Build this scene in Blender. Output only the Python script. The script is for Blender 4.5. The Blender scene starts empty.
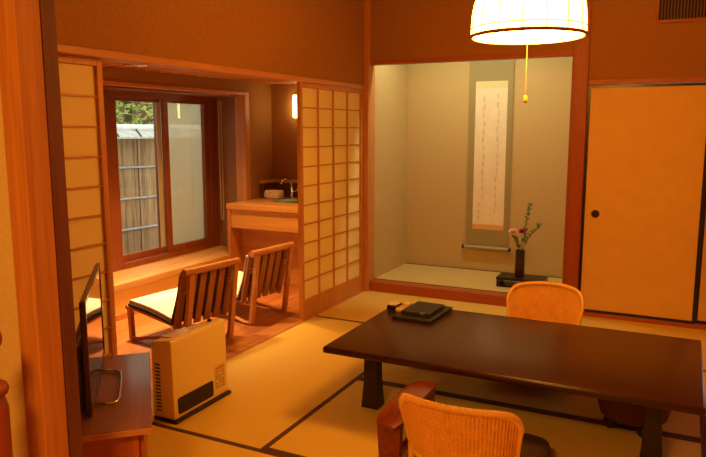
import bpy, bmesh, math, random
from mathutils import Vector, Matrix
random.seed(7)
PI = math.pi
S = bpy.context.scene
COL = S.collection

# ------------------------------------------------------------------ mesh builder
class MB:
    def __init__(self):
        self.bm = bmesh.new()
        self.uv = None
    def _new(self, verts, faces):
        vs = [self.bm.verts.new(v) for v in verts]
        fs = []
        for f in faces:
            try:
                fs.append(self.bm.faces.new([vs[i] for i in f]))
            except ValueError:
                pass
        return vs, fs
    def box(self, x0, x1, y0, y1, z0, z1, bev=0.0, seg=2, M=None):
        v = [(x0, y0, z0), (x1, y0, z0), (x1, y1, z0), (x0, y1, z0), (x0, y0, z1), (x1, y0, z1), (x1, y1, z1), (x0, y1, z1)]
        if M is not None: v = [M @ Vector(p) for p in v]
        f = [(0, 3, 2, 1), (4, 5, 6, 7), (0, 1, 5, 4), (1, 2, 6, 5), (2, 3, 7, 6), (3, 0, 4, 7)]
        vs, fs = self._new(v, f)
        if bev > 0:
            es = list({e for q in fs for e in q.edges})
            bmesh.ops.bevel(self.bm, geom=es, offset=bev, segments=seg, profile=0.5, affect='EDGES')
        return self
    def frustum(self, c0, s0, c1, s1):
        """tapered block: centre and half sizes at the bottom and the top"""
        v = []
        for c, s in ((c0, s0), (c1, s1)):
            for sx, sy in ((-1, -1), (1, -1), (1, 1), (-1, 1)):
                v.append((c[0] + sx * s[0], c[1] + sy * s[1], c[2]))
        self._new(v, [(0, 3, 2, 1), (4, 5, 6, 7), (0, 1, 5, 4), (1, 2, 6, 5), (2, 3, 7, 6), (3, 0, 4, 7)])
        return self
    def loft(self, rings, cap=True):
        n = len(rings[0]); vs = []
        for r in rings: vs += list(r)
        f = []
        for k in range(len(rings) - 1):
            for i in range(n):
                j = (i + 1) % n
                f.append((k * n + i, k * n + j, (k + 1) * n + j, (k + 1) * n + i))
        if cap:
            f.append(tuple(reversed(range(n)))); f.append(tuple(range((len(rings) - 1) * n, len(rings) * n)))
        self._new(vs, f)
        return self
    def tube(self, pts, r, seg=8, closed=False, flat=1.0):
        pts = [Vector(p) for p in pts]
        n = len(pts); rings = []
        rr = r if isinstance(r, (list, tuple)) else [r] * n
        up = None
        for i in range(n):
            if closed: t = pts[(i + 1) % n] - pts[i - 1]
            else: t = pts[min(i + 1, n - 1)] - pts[max(i - 1, 0)]
            t.normalize()
            if up is None:
                up = Vector((0, 0, 1)) if abs(t.z) < 0.9 else Vector((1, 0, 0))
            a = up - t * up.dot(t)
            if a.length < 1e-5: a = t.orthogonal()
            a.normalize(); b = t.cross(a); up = a
            rings.append([pts[i] + a * (math.cos(2 * PI * k / seg) * rr[i] * flat) + b * (math.sin(2 * PI * k / seg) * rr[i]) for k in range(seg)])
        if closed:
            rings.append(rings[0]); self.loft(rings, cap=False)
        else: self.loft(rings)
        return self
    def lathe(self, prof, c=(0, 0, 0), seg=32, cap=True, M=None):
        rings = []
        for r, z in prof:
            ring = [Vector((r * math.cos(2 * PI * k / seg), r * math.sin(2 * PI * k / seg), z)) for k in range(seg)]
            if M is not None: ring = [M @ p for p in ring]
            rings.append([p + Vector(c) for p in ring])
        self.loft(rings, cap)
        return self
    def prism(self, poly, axis, a, b):
        """polygon in the two other axes extruded from a to b along axis"""
        def P(p, d):
            return {0: (d, p[0], p[1]), 1: (p[0], d, p[1]), 2: (p[0], p[1], d)}[axis]
        n = len(poly)
        v = [P(p, a) for p in poly] + [P(p, b) for p in poly]
        f = [tuple(reversed(range(n))), tuple(range(n, 2 * n))] + [(i, (i + 1) % n, n + (i + 1) % n, n + i) for i in range(n)]
        self._new(v, f)
        return self
    def sheet(self, fn, nu, nv, th, closed=False):
        """surface fn(u,v) with thickness th along its normal"""
        P = [[Vector(fn(i / nu, j / nv)) for j in range(nv + 1)] for i in range(nu + 1)]
        N = [[None] * (nv + 1) for _ in range(nu + 1)]
        for i in range(nu + 1):
            for j in range(nv + 1):
                du = P[min(i + 1, nu)][j] - P[max(i - 1, 0)][j]; dv = P[i][min(j + 1, nv)] - P[i][max(j - 1, 0)]
                q = du.cross(dv)
                N[i][j] = q.normalized() if q.length > 1e-12 else Vector((0, 0, 1))
        idx = lambda i, j, s: (s * (nu + 1) + i) * (nv + 1) + j
        v = [P[i][j] + N[i][j] * th / 2 for i in range(nu + 1) for j in range(nv + 1)] + [P[i][j] - N[i][j] * th / 2 for i in range(nu + 1) for j in range(nv + 1)]
        f = []
        for i in range(nu):
            for j in range(nv):
                f.append((idx(i, j, 0), idx(i + 1, j, 0), idx(i + 1, j + 1, 0), idx(i, j + 1, 0)))
                f.append((idx(i, j, 1), idx(i, j + 1, 1), idx(i + 1, j + 1, 1), idx(i + 1, j, 1)))
        for i in range(nu):
            f.append((idx(i, 0, 0), idx(i, 0, 1), idx(i + 1, 0, 1), idx(i + 1, 0, 0)))
            f.append((idx(i, nv, 0), idx(i + 1, nv, 0), idx(i + 1, nv, 1), idx(i, nv, 1)))
        for j in range(nv):
            f.append((idx(0, j, 0), idx(0, j + 1, 0), idx(0, j + 1, 1), idx(0, j, 1)))
            f.append((idx(nu, j, 0), idx(nu, j, 1), idx(nu, j + 1, 1), idx(nu, j + 1, 0)))
        self._new(v, f)
        return self
    def ball(self, c, r, sx=1, sy=1, sz=1, seg=16, M=None):
        prof = [(max(1e-4, math.sin(PI * k / 10)) * r, -math.cos(PI * k / 10) * r) for k in range(11)]
        rings = []
        for a, z in prof:
            ring = [Vector((a * math.cos(2 * PI * k / seg) * sx, a * math.sin(2 * PI * k / seg) * sy, z * sz)) for k in range(seg)]
            if M is not None: ring = [M @ p for p in ring]
            rings.append([p + Vector(c) for p in ring])
        self.loft(rings)
        return self
    def xform(self, M):
        bmesh.ops.transform(self.bm, matrix=M, verts=self.bm.verts)
        return self

def obj(name, mb, m, parent=None, loc=None, rotz=0.0, smooth=None, world=None):
    """link the builder as ONE mesh object. world: subtract this point (the thing's base) from the coordinates"""
    if world is not None:
        bmesh.ops.translate(mb.bm, verts=mb.bm.verts, vec=-Vector(world))
    bmesh.ops.recalc_face_normals(mb.bm, faces=mb.bm.faces)
    me = bpy.data.meshes.new(name); mb.bm.to_mesh(me); mb.bm.free()
    me.materials.append(m)
    if smooth:
        for p in me.polygons: p.use_smooth = True
        try: me.set_sharp_from_angle(angle=math.radians(smooth))
        except Exception: pass
    o = bpy.data.objects.new(name, me); COL.objects.link(o)
    if parent is not None: o.parent = parent
    if loc is not None: o.location = loc
    o.rotation_euler = (0, 0, rotz)
    return o
def tag(o, label, cat, group=None):
    o['label'] = label; o['category'] = cat
    if group: o['group'] = group
    return o
def thing(name, label, cat, loc=(0, 0, 0), rotz=0.0, group=None):
    o = bpy.data.objects.new(name, None); COL.objects.link(o)
    o.empty_display_size = 0.1
    o.location = loc; o.rotation_euler = (0, 0, rotz)
    return tag(o, label, cat, group)
def struct(name, mb, m, parent=None, smooth=None):
    o = obj(name, mb, m, parent, smooth=smooth)
    if parent is None: o['kind'] = 'structure'
    return o
def one(name, mb, m, label, cat, base, group=None, smooth=None):
    return tag(obj(name, mb, m, loc=base, world=base, smooth=smooth), label, cat, group)

# ------------------------------------------------------------------ materials
def mat(name):
    m = bpy.data.materials.new(name); m.use_nodes = True
    nt = m.node_tree; b = nt.nodes['Principled BSDF']
    return m, nt, b
def lin(c): return tuple(((x / 255) / 12.92 if x / 255 <= .04045 else ((x / 255 + .055) / 1.055) ** 2.4) for x in c) + (1,)
def plain(name, c, rough=0.5, metal=0.0, spec=0.5, noise=0.0, nscale=30, bump=0.0):
    m, nt, b = mat(name)
    b.inputs['Base Color'].default_value = (*c, 1); b.inputs['Roughness'].default_value = rough
    b.inputs['Metallic'].default_value = metal; b.inputs['Specular IOR Level'].default_value = spec
    if noise or bump:
        tc = nt.nodes.new('ShaderNodeTexCoord'); n = nt.nodes.new('ShaderNodeTexNoise')
        n.inputs['Scale'].default_value = nscale; n.inputs['Detail'].default_value = 5
        nt.links.new(tc.outputs['Object'], n.inputs['Vector'])
        r = nt.nodes.new('ShaderNodeValToRGB')
        r.color_ramp.elements[0].position = .3; r.color_ramp.elements[1].position = .7
        r.color_ramp.elements[0].color = tuple(x * (1 - noise) for x in c) + (1,)
        r.color_ramp.elements[1].color = tuple(min(1, x * (1 + noise)) for x in c) + (1,)
        nt.links.new(n.outputs['Fac'], r.inputs['Fac']); nt.links.new(r.outputs['Color'], b.inputs['Base Color'])
        if bump:
            bp = nt.nodes.new('ShaderNodeBump'); bp.inputs['Strength'].default_value = bump; bp.inputs['Distance'].default_value = .004
            nt.links.new(n.outputs['Fac'], bp.inputs['Height']); nt.links.new(bp.outputs['Normal'], b.inputs['Normal'])
    return m
def wood(name, c1, c2, axis=0, scale=1.0, rough=0.45, ring=14.0, coat=0.0):
    """grain running along the given axis"""
    m, nt, b = mat(name)
    N = nt.nodes.new; L = nt.links.new
    tc = N('ShaderNodeTexCoord'); mp = N('ShaderNodeMapping')
    sc = [ring * scale] * 3; sc[axis] = 0.7 * scale
    mp.inputs['Scale'].default_value = sc
    L(tc.outputs['Object'], mp.inputs['Vector'])
    n1 = N('ShaderNodeTexNoise'); n1.inputs['Scale'].default_value = 1.6; n1.inputs['Detail'].default_value = 6; n1.inputs['Distortion'].default_value = .6
    n2 = N('ShaderNodeTexNoise'); n2.inputs['Scale'].default_value = 9; n2.inputs['Detail'].default_value = 3
    L(mp.outputs['Vector'], n1.inputs['Vector']); L(mp.outputs['Vector'], n2.inputs['Vector'])
    mx = N('ShaderNodeMath'); mx.operation = 'MULTIPLY_ADD'; mx.inputs[1].default_value = .35
    L(n2.outputs['Fac'], mx.inputs[0]); 
    mul = N('ShaderNodeMath'); mul.operation = 'MULTIPLY'; mul.inputs[1].default_value = .7
    L(n1.outputs['Fac'], mul.inputs[0]); L(mul.outputs[0], mx.inputs[2])
    r = N('ShaderNodeValToRGB'); r.color_ramp.elements[0].position = .36; r.color_ramp.elements[1].position = .68
    r.color_ramp.elements[0].color = (*c1, 1); r.color_ramp.elements[1].color = (*c2, 1)
    L(mx.outputs[0], r.inputs['Fac']); L(r.outputs['Color'], b.inputs['Base Color'])
    b.inputs['Roughness'].default_value = rough
    b.inputs['Specular IOR Level'].default_value = .4; b.inputs['Coat Weight'].default_value = coat; b.inputs['Coat Roughness'].default_value = .12
    bm = N('ShaderNodeBump'); bm.inputs['Strength'].default_value = .08; bm.inputs['Distance'].default_value = .002
    L(mx.outputs[0], bm.inputs['Height']); L(bm.outputs['Normal'], b.inputs['Normal'])
    return m
def boards(name, c1, c2, width, along, rough=.35, gap=.012):
    """planks running along axis 'along' (0/1/2), divided on the given other axis tuple"""
    m = wood(name, c1, c2, along[0], 1.0, rough)
    nt = m.node_tree; b = nt.nodes['Principled BSDF']; N = nt.nodes.new; L = nt.links.new
    src = b.inputs['Base Color'].links[0].from_socket
    tc = N('ShaderNodeTexCoord'); sp = N('ShaderNodeSeparateXYZ'); L(tc.outputs['Object'], sp.inputs[0])
    d = N('ShaderNodeMath'); d.operation = 'DIVIDE'; d.inputs[1].default_value = width
    L(sp.outputs[along[1]], d.inputs[0])
    fr = N('ShaderNodeMath'); fr.operation = 'FRACT'; L(d.outputs[0], fr.inputs[0])
    lt = N('ShaderNodeMath'); lt.operation = 'LESS_THAN'; lt.inputs[1].default_value = gap / width; L(fr.outputs[0], lt.inputs[0])
    fl = N('ShaderNodeMath'); fl.operation = 'FLOOR'; L(d.outputs[0], fl.inputs[0])
    wn = N('ShaderNodeTexWhiteNoise'); wn.noise_dimensions = '1D'; L(fl.outputs[0], wn.inputs['W'])
    hs = N('ShaderNodeHueSaturation'); vm = N('ShaderNodeMath'); vm.operation = 'MULTIPLY_ADD'; vm.inputs[1].default_value = .4; vm.inputs[2].default_value = .8
    L(wn.outputs['Value'], vm.inputs[0]); L(vm.outputs[0], hs.inputs['Value']); L(src, hs.inputs['Color'])
    mx = N('ShaderNodeMix'); mx.data_type = 'RGBA'; L(lt.outputs[0], mx.inputs['Factor'])
    L(hs.outputs['Color'], mx.inputs['A']); mx.inputs['B'].default_value = tuple(x * .25 for x in c1) + (1,)
    L(mx.outputs['Result'], b.inputs['Base Color'])
    return m
def striped(name, c1, c2, axis, freq, rough=.7, bump=.3, noise=.1):
    """fine woven stripes across one axis (tatami, woven cloth)"""
    m, nt, b = mat(name); N = nt.nodes.new; L = nt.links.new
    tc = N('ShaderNodeTexCoord'); w = N('ShaderNodeTexWave'); w.wave_type = 'BANDS'; w.bands_direction = 'XYZ'[axis]
    w.inputs['Scale'].default_value = freq; w.inputs['Distortion'].default_value = .6; w.inputs['Detail'].default_value = 2; w.inputs['Detail Scale'].default_value = 3
    L(tc.outputs['Object'], w.inputs['Vector'])
    n = N('ShaderNodeTexNoise'); n.inputs['Scale'].default_value = 4; n.inputs['Detail'].default_value = 6; L(tc.outputs['Object'], n.inputs['Vector'])
    r = N('ShaderNodeMix'); r.data_type = 'RGBA'; r.inputs['A'].default_value = (*c1, 1); r.inputs['B'].default_value = (*c2, 1)
    a = N('ShaderNodeMath'); a.operation = 'MULTIPLY_ADD'; a.inputs[1].default_value = noise * 3; L(n.outputs['Fac'], a.inputs[0])
    mu = N('ShaderNodeMath'); mu.operation = 'MULTIPLY'; mu.inputs[1].default_value = .6; L(w.outputs['Fac'], mu.inputs[0]); L(mu.outputs[0], a.inputs[2])
    L(a.outputs[0], r.inputs['Factor']); L(r.outputs['Result'], b.inputs['Base Color'])
    b.inputs['Roughness'].default_value = rough
    bp = N('ShaderNodeBump'); bp.inputs['Strength'].default_value = bump; bp.inputs['Distance'].default_value = .002
    L(w.outputs['Fac'], bp.inputs['Height']); L(bp.outputs['Normal'], b.inputs['Normal'])
    return m
def emit(name, c, s):
    m = bpy.data.materials.new(name); m.use_nodes = True; nt = m.node_tree; nt.nodes.clear()
    e = nt.nodes.new('ShaderNodeEmission'); e.inputs['Color'].default_value = (*c, 1); e.inputs['Strength'].default_value = s
    o = nt.nodes.new('ShaderNodeOutputMaterial'); nt.links.new(e.outputs[0], o.inputs[0])
    return m
def thin(name, c, through, rough=.05, glossy=.08, haze=None):
    """thin pane: transparent with a glossy share, and a diffuse share for netting or haze"""
    m = bpy.data.materials.new(name); m.use_nodes = True; nt = m.node_tree; nt.nodes.clear(); N = nt.nodes.new; L = nt.links.new
    t = N('ShaderNodeBsdfTransparent'); t.inputs['Color'].default_value = (*c, 1)
    g = N('ShaderNodeBsdfGlossy'); g.inputs['Roughness'].default_value = rough
    x = N('ShaderNodeMixShader'); x.inputs[0].default_value = glossy; L(t.outputs[0], x.inputs[1]); L(g.outputs[0], x.inputs[2])
    last = x
    if haze:
        d = N('ShaderNodeBsdfDiffuse'); d.inputs['Color'].default_value = (*haze, 1)
        tr = N('ShaderNodeBsdfTranslucent'); tr.inputs['Color'].default_value = (*haze, 1)
        y0 = N('ShaderNodeMixShader'); y0.inputs[0].default_value = .6; L(d.outputs[0], y0.inputs[1]); L(tr.outputs[0], y0.inputs[2])
        y = N('ShaderNodeMixShader'); y.inputs[0].default_value = through; L(y0.outputs[0], y.inputs[1]); L(x.outputs[0], y.inputs[2]); last = y
    o = N('ShaderNodeOutputMaterial'); L(last.outputs[0], o.inputs[0])
    return m
def paper(name, c, trans=.35):
    m, nt, b = mat(name); N = nt.nodes.new; L = nt.links.new
    b.inputs['Base Color'].default_value = (*c, 1); b.inputs['Roughness'].default_value = .8
    t = N('ShaderNodeBsdfTranslucent'); t.inputs['Color'].default_value = (*c, 1)
    x = N('ShaderNodeMixShader'); x.inputs[0].default_value = trans
    L(b.outputs[0], x.inputs[1]); L(t.outputs[0], x.inputs[2]); L(x.outputs[0], nt.nodes['Material Output'].inputs[0])
    return m

PLASTER = plain('clay_plaster', (.36, .155, .03), .9, noise=.10, nscale=60, bump=.15)
PLASTER_ALCOVE = plain('alcove_plaster', (.55, .42, .20), .9, noise=.08, nscale=80, bump=.12)
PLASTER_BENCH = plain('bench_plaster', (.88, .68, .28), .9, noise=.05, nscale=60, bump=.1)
PLASTER_ANTE = plain('anteroom_plaster', (.62, .48, .22), .9, noise=.06, nscale=60, bump=.1)
CEIL = wood('ceiling_boards', (.30, .16, .06), (.42, .24, .09), 0)
WX = wood('cedar_x', (.50, .20, .055), (.62, .28, .085), 0)
WY = wood('cedar_y', (.50, .20, .055), (.62, .28, .085), 1)
WZ = wood('cedar_z', (.50, .20, .055), (.62, .28, .085), 2)
PILLAR = wood('pale_cypress', (.40, .14, .028), (.56, .24, .055), 2, 1.3, .5, 18)
DARKZ = wood('dark_frame_z', (.12, .035, .015), (.18, .055, .022), 2)
REDX = wood('red_cedar_x', (.34, .08, .02), (.44, .115, .03), 0)
REDZ = wood('red_cedar_z', (.29, .06, .014), (.37, .085, .02), 2)
WINY = wood('window_wood_y', (.19, .045, .012), (.27, .075, .02), 1)
WINZ = wood('window_wood_z', (.19, .045, .012), (.27, .075, .02), 2)
JAMB = wood('jamb_panel', (.22, .10, .04), (.32, .15, .06), 2)
BENCH = wood('bench_board', (.46, .24, .08), (.66, .38, .12), 1, 1, .35)
FLOORW = boards('veranda_boards', (.40, .13, .03), (.58, .22, .06), .12, (1, 0), .3, .004)
TATAMI_Y = striped('tatami_rush_y', (.67, .47, .088), (.76, .55, .112), 1, 60)
TATAMI_X = striped('tatami_rush_x', (.67, .47, .088), (.76, .55, .112), 0, 60)
TATAMI_ALC = striped('tatami_alcove', (.60, .46, .17), (.70, .54, .21), 0, 60)
HERI = plain('mat_border_cloth', (.085, .035, .018), .8, noise=.2, nscale=200)
HERI_B = plain('alcove_border_cloth', (.02, .015, .012), .8)
FUSUMA = plain('fusuma_paper', (.78, .50, .15), .75, noise=.03, nscale=8)
BLACK = plain('black_lacquer', (.018, .010, .008), .3, spec=.5)
SHOJI = paper('shoji_paper', (.95, .84, .45), .22)
TABLE = wood('table_top_wood', (.030, .007, .004), (.056, .013, .006), 0, 1.0, .3, 16, .08)
TABLE_LEG = wood('table_leg_wood', (.018, .009, .006), (.03, .013, .008), 2, 1, .4)
ARMW = wood('rosewood', (.13, .018, .008), (.24, .042, .014), 1, 1.5, .28, 20, .25)
RATTAN = plain('rattan', (.80, .41, .07), .5, noise=.08, nscale=30)
RATTAN_D = plain('rattan_rim', (.86, .50, .11), .45, noise=.06, nscale=30)
ZAB = plain('brown_cushion', (.05, .022, .014), .9, noise=.15, nscale=80, bump=.2)
LEATHER = plain('black_leather', (.016, .015, .012), .45, noise=.2, nscale=300, bump=.15)
WHITEPL = plain('cream_plastic', (.93, .76, .28), .4)
GRILLE = plain('grille_black', (.015, .012, .010), .5)
GREY = plain('label_grey', (.30, .22, .12), .6)
REDINK = plain('label_red', (.70, .16, .04), .6)
CABX = wood('cabinet_top', (.20, .07, .032), (.29, .11, .05), 0, 1, .3, 14, .3)
CABZ = wood('cabinet_side', (.34, .09, .028), (.44, .13, .04), 2, 1, .4)
CABEDGE = wood('cabinet_edge', (.50, .22, .08), (.58, .27, .10), 1, 1, .4)
TVB = plain('tv_black', (.012, .011, .011), .4)
SCREEN = plain('tv_screen', (.01, .01, .012), .04, spec=.9)
CHROME = plain('chrome', (.8, .78, .75), .15, 1.0)
STEEL = plain('steel', (.6, .6, .58), .3, 1.0)
CUSH = plain('white_cushion', (.86, .80, .68), .9, noise=.04, nscale=60, bump=.2)
CUSHD = plain('cushion_backing', (.035, .018, .012), .8)
CHW = wood('chair_wood', (.48, .20, .06), (.60, .28, .09), 0, 2, .4)
CHSLAT = wood('chair_slat', (.30, .11, .035), (.42, .17, .055), 2, 2, .45)
CORD = plain('tie_cord', (.55, .30, .10), .8)
COUNTER = wood('counter_wood', (.52, .24, .06), (.66, .34, .09), 0, 1, .35)
COUNTERZ = wood('counter_side', (.46, .17, .05), (.58, .24, .075), 2, 1, .4)
DARKX = wood('dark_ledge', (.10, .035, .015), (.16, .055, .02), 0)
GREEN = plain('green_bowl', (.22, .42, .28), .35)
CLOTH = plain('cloth', (.66, .55, .36), .9, noise=.2, nscale=40, bump=.4)
TOWEL = plain('white_towel', (.80, .68, .48), .9, noise=.05, nscale=90, bump=.3)
SILK = striped('scroll_silk', (.30, .25, .11), (.36, .30, .14), 2, 40, .6, .1)
SCROLLP = plain('scroll_paper', (.82, .74, .58), .85, noise=.04, nscale=9)
SCROLLT = plain('scroll_band', (.80, .66, .38), .8)
SCROLLB = plain('scroll_lower_band', (.72, .42, .15), .8)
INK = plain('ink', (.50, .41, .29), .9)
ROLLER = plain('scroll_roller_cloth', (.42, .36, .20), .6)
VASE = plain('vase_glaze', (.05, .024, .016), .3, noise=.4, nscale=14)
LEAFG = plain('leaf', (.09, .19, .04), .6, noise=.3, nscale=40)
STEMG = plain('stem', (.12, .15, .04), .7)
PEACH = plain('peach_petal', (.97, .74, .60), .7)
MAGENTA = plain('magenta_petal', (.55, .05, .32), .7)
FENCEW = boards('weathered_boards', (.21, .11, .045), (.60, .38, .17), .33, (2, 1), .9, .016)
FENCECAP = plain('fence_cap_metal', (.80, .82, .80), .5, noise=.1, nscale=10)
FENCEROOF = plain('fence_roof', (.52, .52, .44), .7, noise=.2, nscale=12)
BAMBOO = plain('grey_bamboo', (.42, .42, .38), .6, noise=.2, nscale=20)
FOLIAGE = paper('maple_leaf', (.52, .66, .16), .45)
BARK = plain('bark', (.09, .065, .04), .9, noise=.3, nscale=30)
EARTH = plain('garden_earth', (.12, .10, .07), .95, noise=.3, nscale=8)
HOUSEW = plain('neighbour_wall', (.22, .10, .06), .9, noise=.2, nscale=5)
HOUSEG = plain('neighbour_plaster', (.28, .27, .21), .9, noise=.08, nscale=5)
ROOFD = plain('neighbour_roof', (.13, .12, .11), .8, noise=.2, nscale=20)
VENTW = wood('vent_wood', (.30, .08, .025), (.38, .11, .035), 0)
VENTB = plain('vent_dark', (.02, .01, .008), .8)
VENTS = plain('vent_slat', (.16, .06, .03), .5)
SENSOR = plain('sensor_case', (.70, .50, .28), .5)
GLASS = thin('window_glass', (.97, .99, .97), 1, .02, .06)
SCREENNET = thin('insect_net', (.9, .92, .88), .40, .3, .02, haze=(.85, .78, .55))
SHADE = emit('lit_shade_paper', (1.0, .40, .05), 35)
RIBM = plain('lamp_rib', (.45, .17, .05), .6)
SCONCE = emit('sconce_glass', (1.0, .66, .26), 14)
PULLM = plain('pull_cord', (.60, .40, .15), .7)
PULLK = plain('pull_knob', (.85, .55, .12), .4)
REDPOST = wood('red_lacquer_wood', (.22, .04, .018), (.32, .06, .025), 2)
PULLD = plain('door_pull_metal', (.05, .025, .015), .4, .4)
TUBM = wood('tub_wood', (.10, .026, .012), (.16, .045, .02), 2)

# ------------------------------------------------------------------ the setting
RX1 = 3.7; RY0 = -3.97; CZ = 2.55
struct('floor', MB().box(-.15, RX1, -7.2, .12, -.14, -.045), WX)
struct('floor_anteroom', MB().box(-1.2, RX1, -7.2, RY0 - .02, -.045, -.01), FLOORW)
struct('floor_veranda', MB().box(-1.36, -.15, -4.1, .56, -.12, -.02), FLOORW)
struct('ceiling', MB().box(-.15, RX1 + .1, -4.1, .12, CZ, CZ + .08), CEIL)
struct('ceiling_anteroom', MB().box(-1.3, RX1 + .1, -7.3, -4.1, CZ, CZ + .08), CEIL)
# left wall (shoji side): plaster above the lintel
struct('wall_left', MB().box(-.12, -.012, -3.99, .1, 1.795, CZ), PLASTER)
struct('trim_1', MB().box(-.135, 0, -3.97, 0, 1.76, 1.795, .003), WY)                 # shoji lintel
m = MB().box(-.15, 0, -3.97, -.045, -.045, .004, .002)
for gx in (-.032, -.083): m.box(gx - .019, gx + .019, -3.97, -.05, .004, .006)
struct('trim_2', m, WY)                                                                 # shoji sill
struct('trim_3', MB().box(-.13, .03, -.04, .10, -.04, CZ, .004), WZ)                   # corner post
# back wall
struct('wall_back', MB().box(.03, 1.684, 0, .07, 2.003, CZ).box(1.80, RX1, .0, .07, 1.785, CZ), PLASTER)
struct('trim_4', MB().box(.03, 1.684, -.004, .075, 1.9655, 2.003, .003), REDX)         # alcove lintel
struct('trim_5', MB().box(.03, 1.684, 0, .10, -.04, .085, .006), REDX)                 # alcove sill beam
struct('trim_6', MB().box(1.684, 1.802, -.014, .115, -.04, CZ, .006), REDZ)            # alcove post
struct('trim_7', MB().box(1.802, RX1, -.01, .08, 1.748, 1.785, .003), REDX)            # fusuma lintel
struct('trim_8', MB().box(1.802, RX1, -.0, .10, -.04, .028, .003), REDX)               # fusuma sill
# alcove
struct('wall_alcove_left', MB().box(-.06, .018, .10, .9, 0, 2.5), PLASTER_ALCOVE)
struct('wall_alcove_back', MB().box(-.06, 1.92, .9, .96, 0, 2.5), PLASTER_ALCOVE)
struct('wall_alcove_right', MB().box(1.86, 1.92, .115, .9, 0, 2.5), PLASTER_ALCOVE)
struct('ceiling_alcove', MB().box(-.06, 1.92, .07, .96, 2.42, 2.48), CEIL)
struct('floor_alcove', MB().box(-.05, 1.9, .10, .9, -.02, .055), WX)
# right wall and anteroom shell
struct('wall_right', MB().box(RX1, RX1 + .1, -7.3, .12, -.1, CZ), PLASTER)
struct('wall_near', MB().box(-.14, .85, -4.05, RY0 - .01, -.1, CZ).box(.85, RX1, -4.05, RY0 - .01, 1.9, CZ), PLASTER_ANTE)
struct('wall_anteroom_back', MB().box(-1.3, RX1, -7.3, -7.2, -.1, CZ), PLASTER_ANTE)
struct('wall_anteroom_left', MB().box(-1.3, -1.2, -7.2, -4.05, -.1, CZ).box(-1.2, -.14, -4.15, -4.05, -.1, CZ), PLASTER_ANTE)
struct('trim_9', MB().box(.852, .93, -4.085, -4.008, -.04, CZ, .003), PILLAR)          # pillar in the foreground
struct('trim_10', MB().box(.855, .932, -4.006, -3.962, -.04, 1.9), DARKZ)
struct('trim_11', MB().box(.93, RX1, -4.07, -3.98, 1.84, 1.9), WX)

# fusuma doors
def fusuma(n, x0, x1, y, pull):
    d = struct('door_%d' % n, MB().box(x0 + .02, x1 - .02, y, y + .02, .05, 1.727), FUSUMA)
    f = MB().box(x0, x0 + .02, y - .004, y + .024, .03, 1.746).box(x1 - .02, x1, y - .004, y + .024, .03, 1.746)
    f.box(x0 + .02, x1 - .02, y - .004, y + .024, .03, .05).box(x0 + .02, x1 - .02, y - .004, y + .024, 1.727, 1.746)
    obj('frame', f, BLACK, d)['label'] = 'thin black lacquer frame'
    if pull:
        M = Matrix.Rotation(PI / 2, 4, 'X')
        p = MB().lathe([(.001, .001), (.022, .001), (.024, .006), (.029, .007), (.030, .003), (.030, -.002)], (pull, y, .794), 28, True, M)
        obj('pull', p, PULLD, d, smooth=40)['label'] = 'round dark metal pull'
    return d
fusuma(1, 1.802, 2.618, .022, 1.898)
fusuma(2, 2.615, 3.43, .055, None)

# shoji screens
def shoji(n, y0, y1, xc, cols=4, rows=11):
    z0, z1 = .006, 1.765
    st = .032; b0 = .15; t1 = 1.725
    d = struct('door_%d' % n, MB().box(xc - .016, xc + .016, y0, y0 + st, z0, z1, .002).box(xc - .016, xc + .016, y1 - st, y1, z0, z1, .002)
               .box(xc - .015, xc + .015, y0 + st, y1 - st, z0, b0, .002).box(xc - .015, xc + .015, y0 + st, y1 - st, t1, z1, .002), WZ)
    l = MB()
    for k in range(1, cols):
        y = y0 + st + (y1 - y0 - 2 * st) * k / cols
        l.box(xc - .002, xc + .011, y - .0055, y + .0055, b0, t1)
    for k in range(1, rows):
        z = b0 + (t1 - b0) * k / rows
        l.box(xc - .002, xc + .010, y0 + st, y1 - st, z - .0045, z + .0045)
    obj('lattice', l, WZ, d)
    obj('paper', MB().box(xc - .005, xc - .003, y0 + st, y1 - st, b0, t1), SHOJI, d)['label'] = 'translucent cream paper behind the lattice'
shoji(3, -1.085, -.042, -.034)
shoji(4, -3.955, -2.86, -.083)

# tatami mats
def mat_(x0, x1, y0, y1, along, edges, label, m=None, z0=-.045, z1=0.0, heri=None, hw=.028):
    c = ((x0 + x1) / 2, (y0 + y1) / 2, z0)
    t = thing('tatami_mat', label, 'tatami mat', c, 0, 'tatami mats')
    g = .0008
    obj('rush_surface', MB().box(x0 + g, x1 - g, y0 + g, y1 - g, z0, z1), m or (TATAMI_X if along == 0 else TATAMI_Y), t, world=c)
    for e in edges:
        b = MB()
        if e == 'x0': b.box(x0 + g, x0 + hw, y0 + g, y1 - g, z1, z1 + .0015)
        if e == 'x1': b.box(x1 - hw, x1 - g, y0 + g, y1 - g, z1, z1 + .0015)
        if e == 'y0': b.box(x0 + g, x1 - g, y0 + g, y0 + hw, z1, z1 + .0015)
        if e == 'y1': b.box(x0 + g, x1 - g, y1 - hw, y1 - g, z1, z1 + .0015)
        obj('border', b, heri or HERI, t, world=c)['label'] = 'dark cloth edging'
    return t
mat_(0, 1.9, -.94, 0, 0, ['y0'], 'tatami mat in front of the alcove sill, at the foot of the right shoji')
mat_(1.9, RX1, -.94, 0, 0, ['y0'], 'tatami mat along the foot of the yellow sliding doors')
mat_(0, .875, -2.925, -.94, 1, ['x1'], 'tatami mat between the white heater and the left end of the table')
mat_(.875, 2.63, -1.952, -.94, 0, ['y0'], 'tatami mat under the far half of the dark table')
mat_(.875, 2.63, -2.925, -1.952, 0, ['y0', 'y1'], 'tatami mat under the near half of the dark table and the near wicker chair')
mat_(2.63, RX1, -2.925, -.94, 1, ['x0'], 'tatami mat to the right of the table, at the right edge of the photo')
mat_(0, 1.9, RY0, -2.925, 0, ['y1'], 'tatami mat under the television cabinet, in front of the heater')
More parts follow.
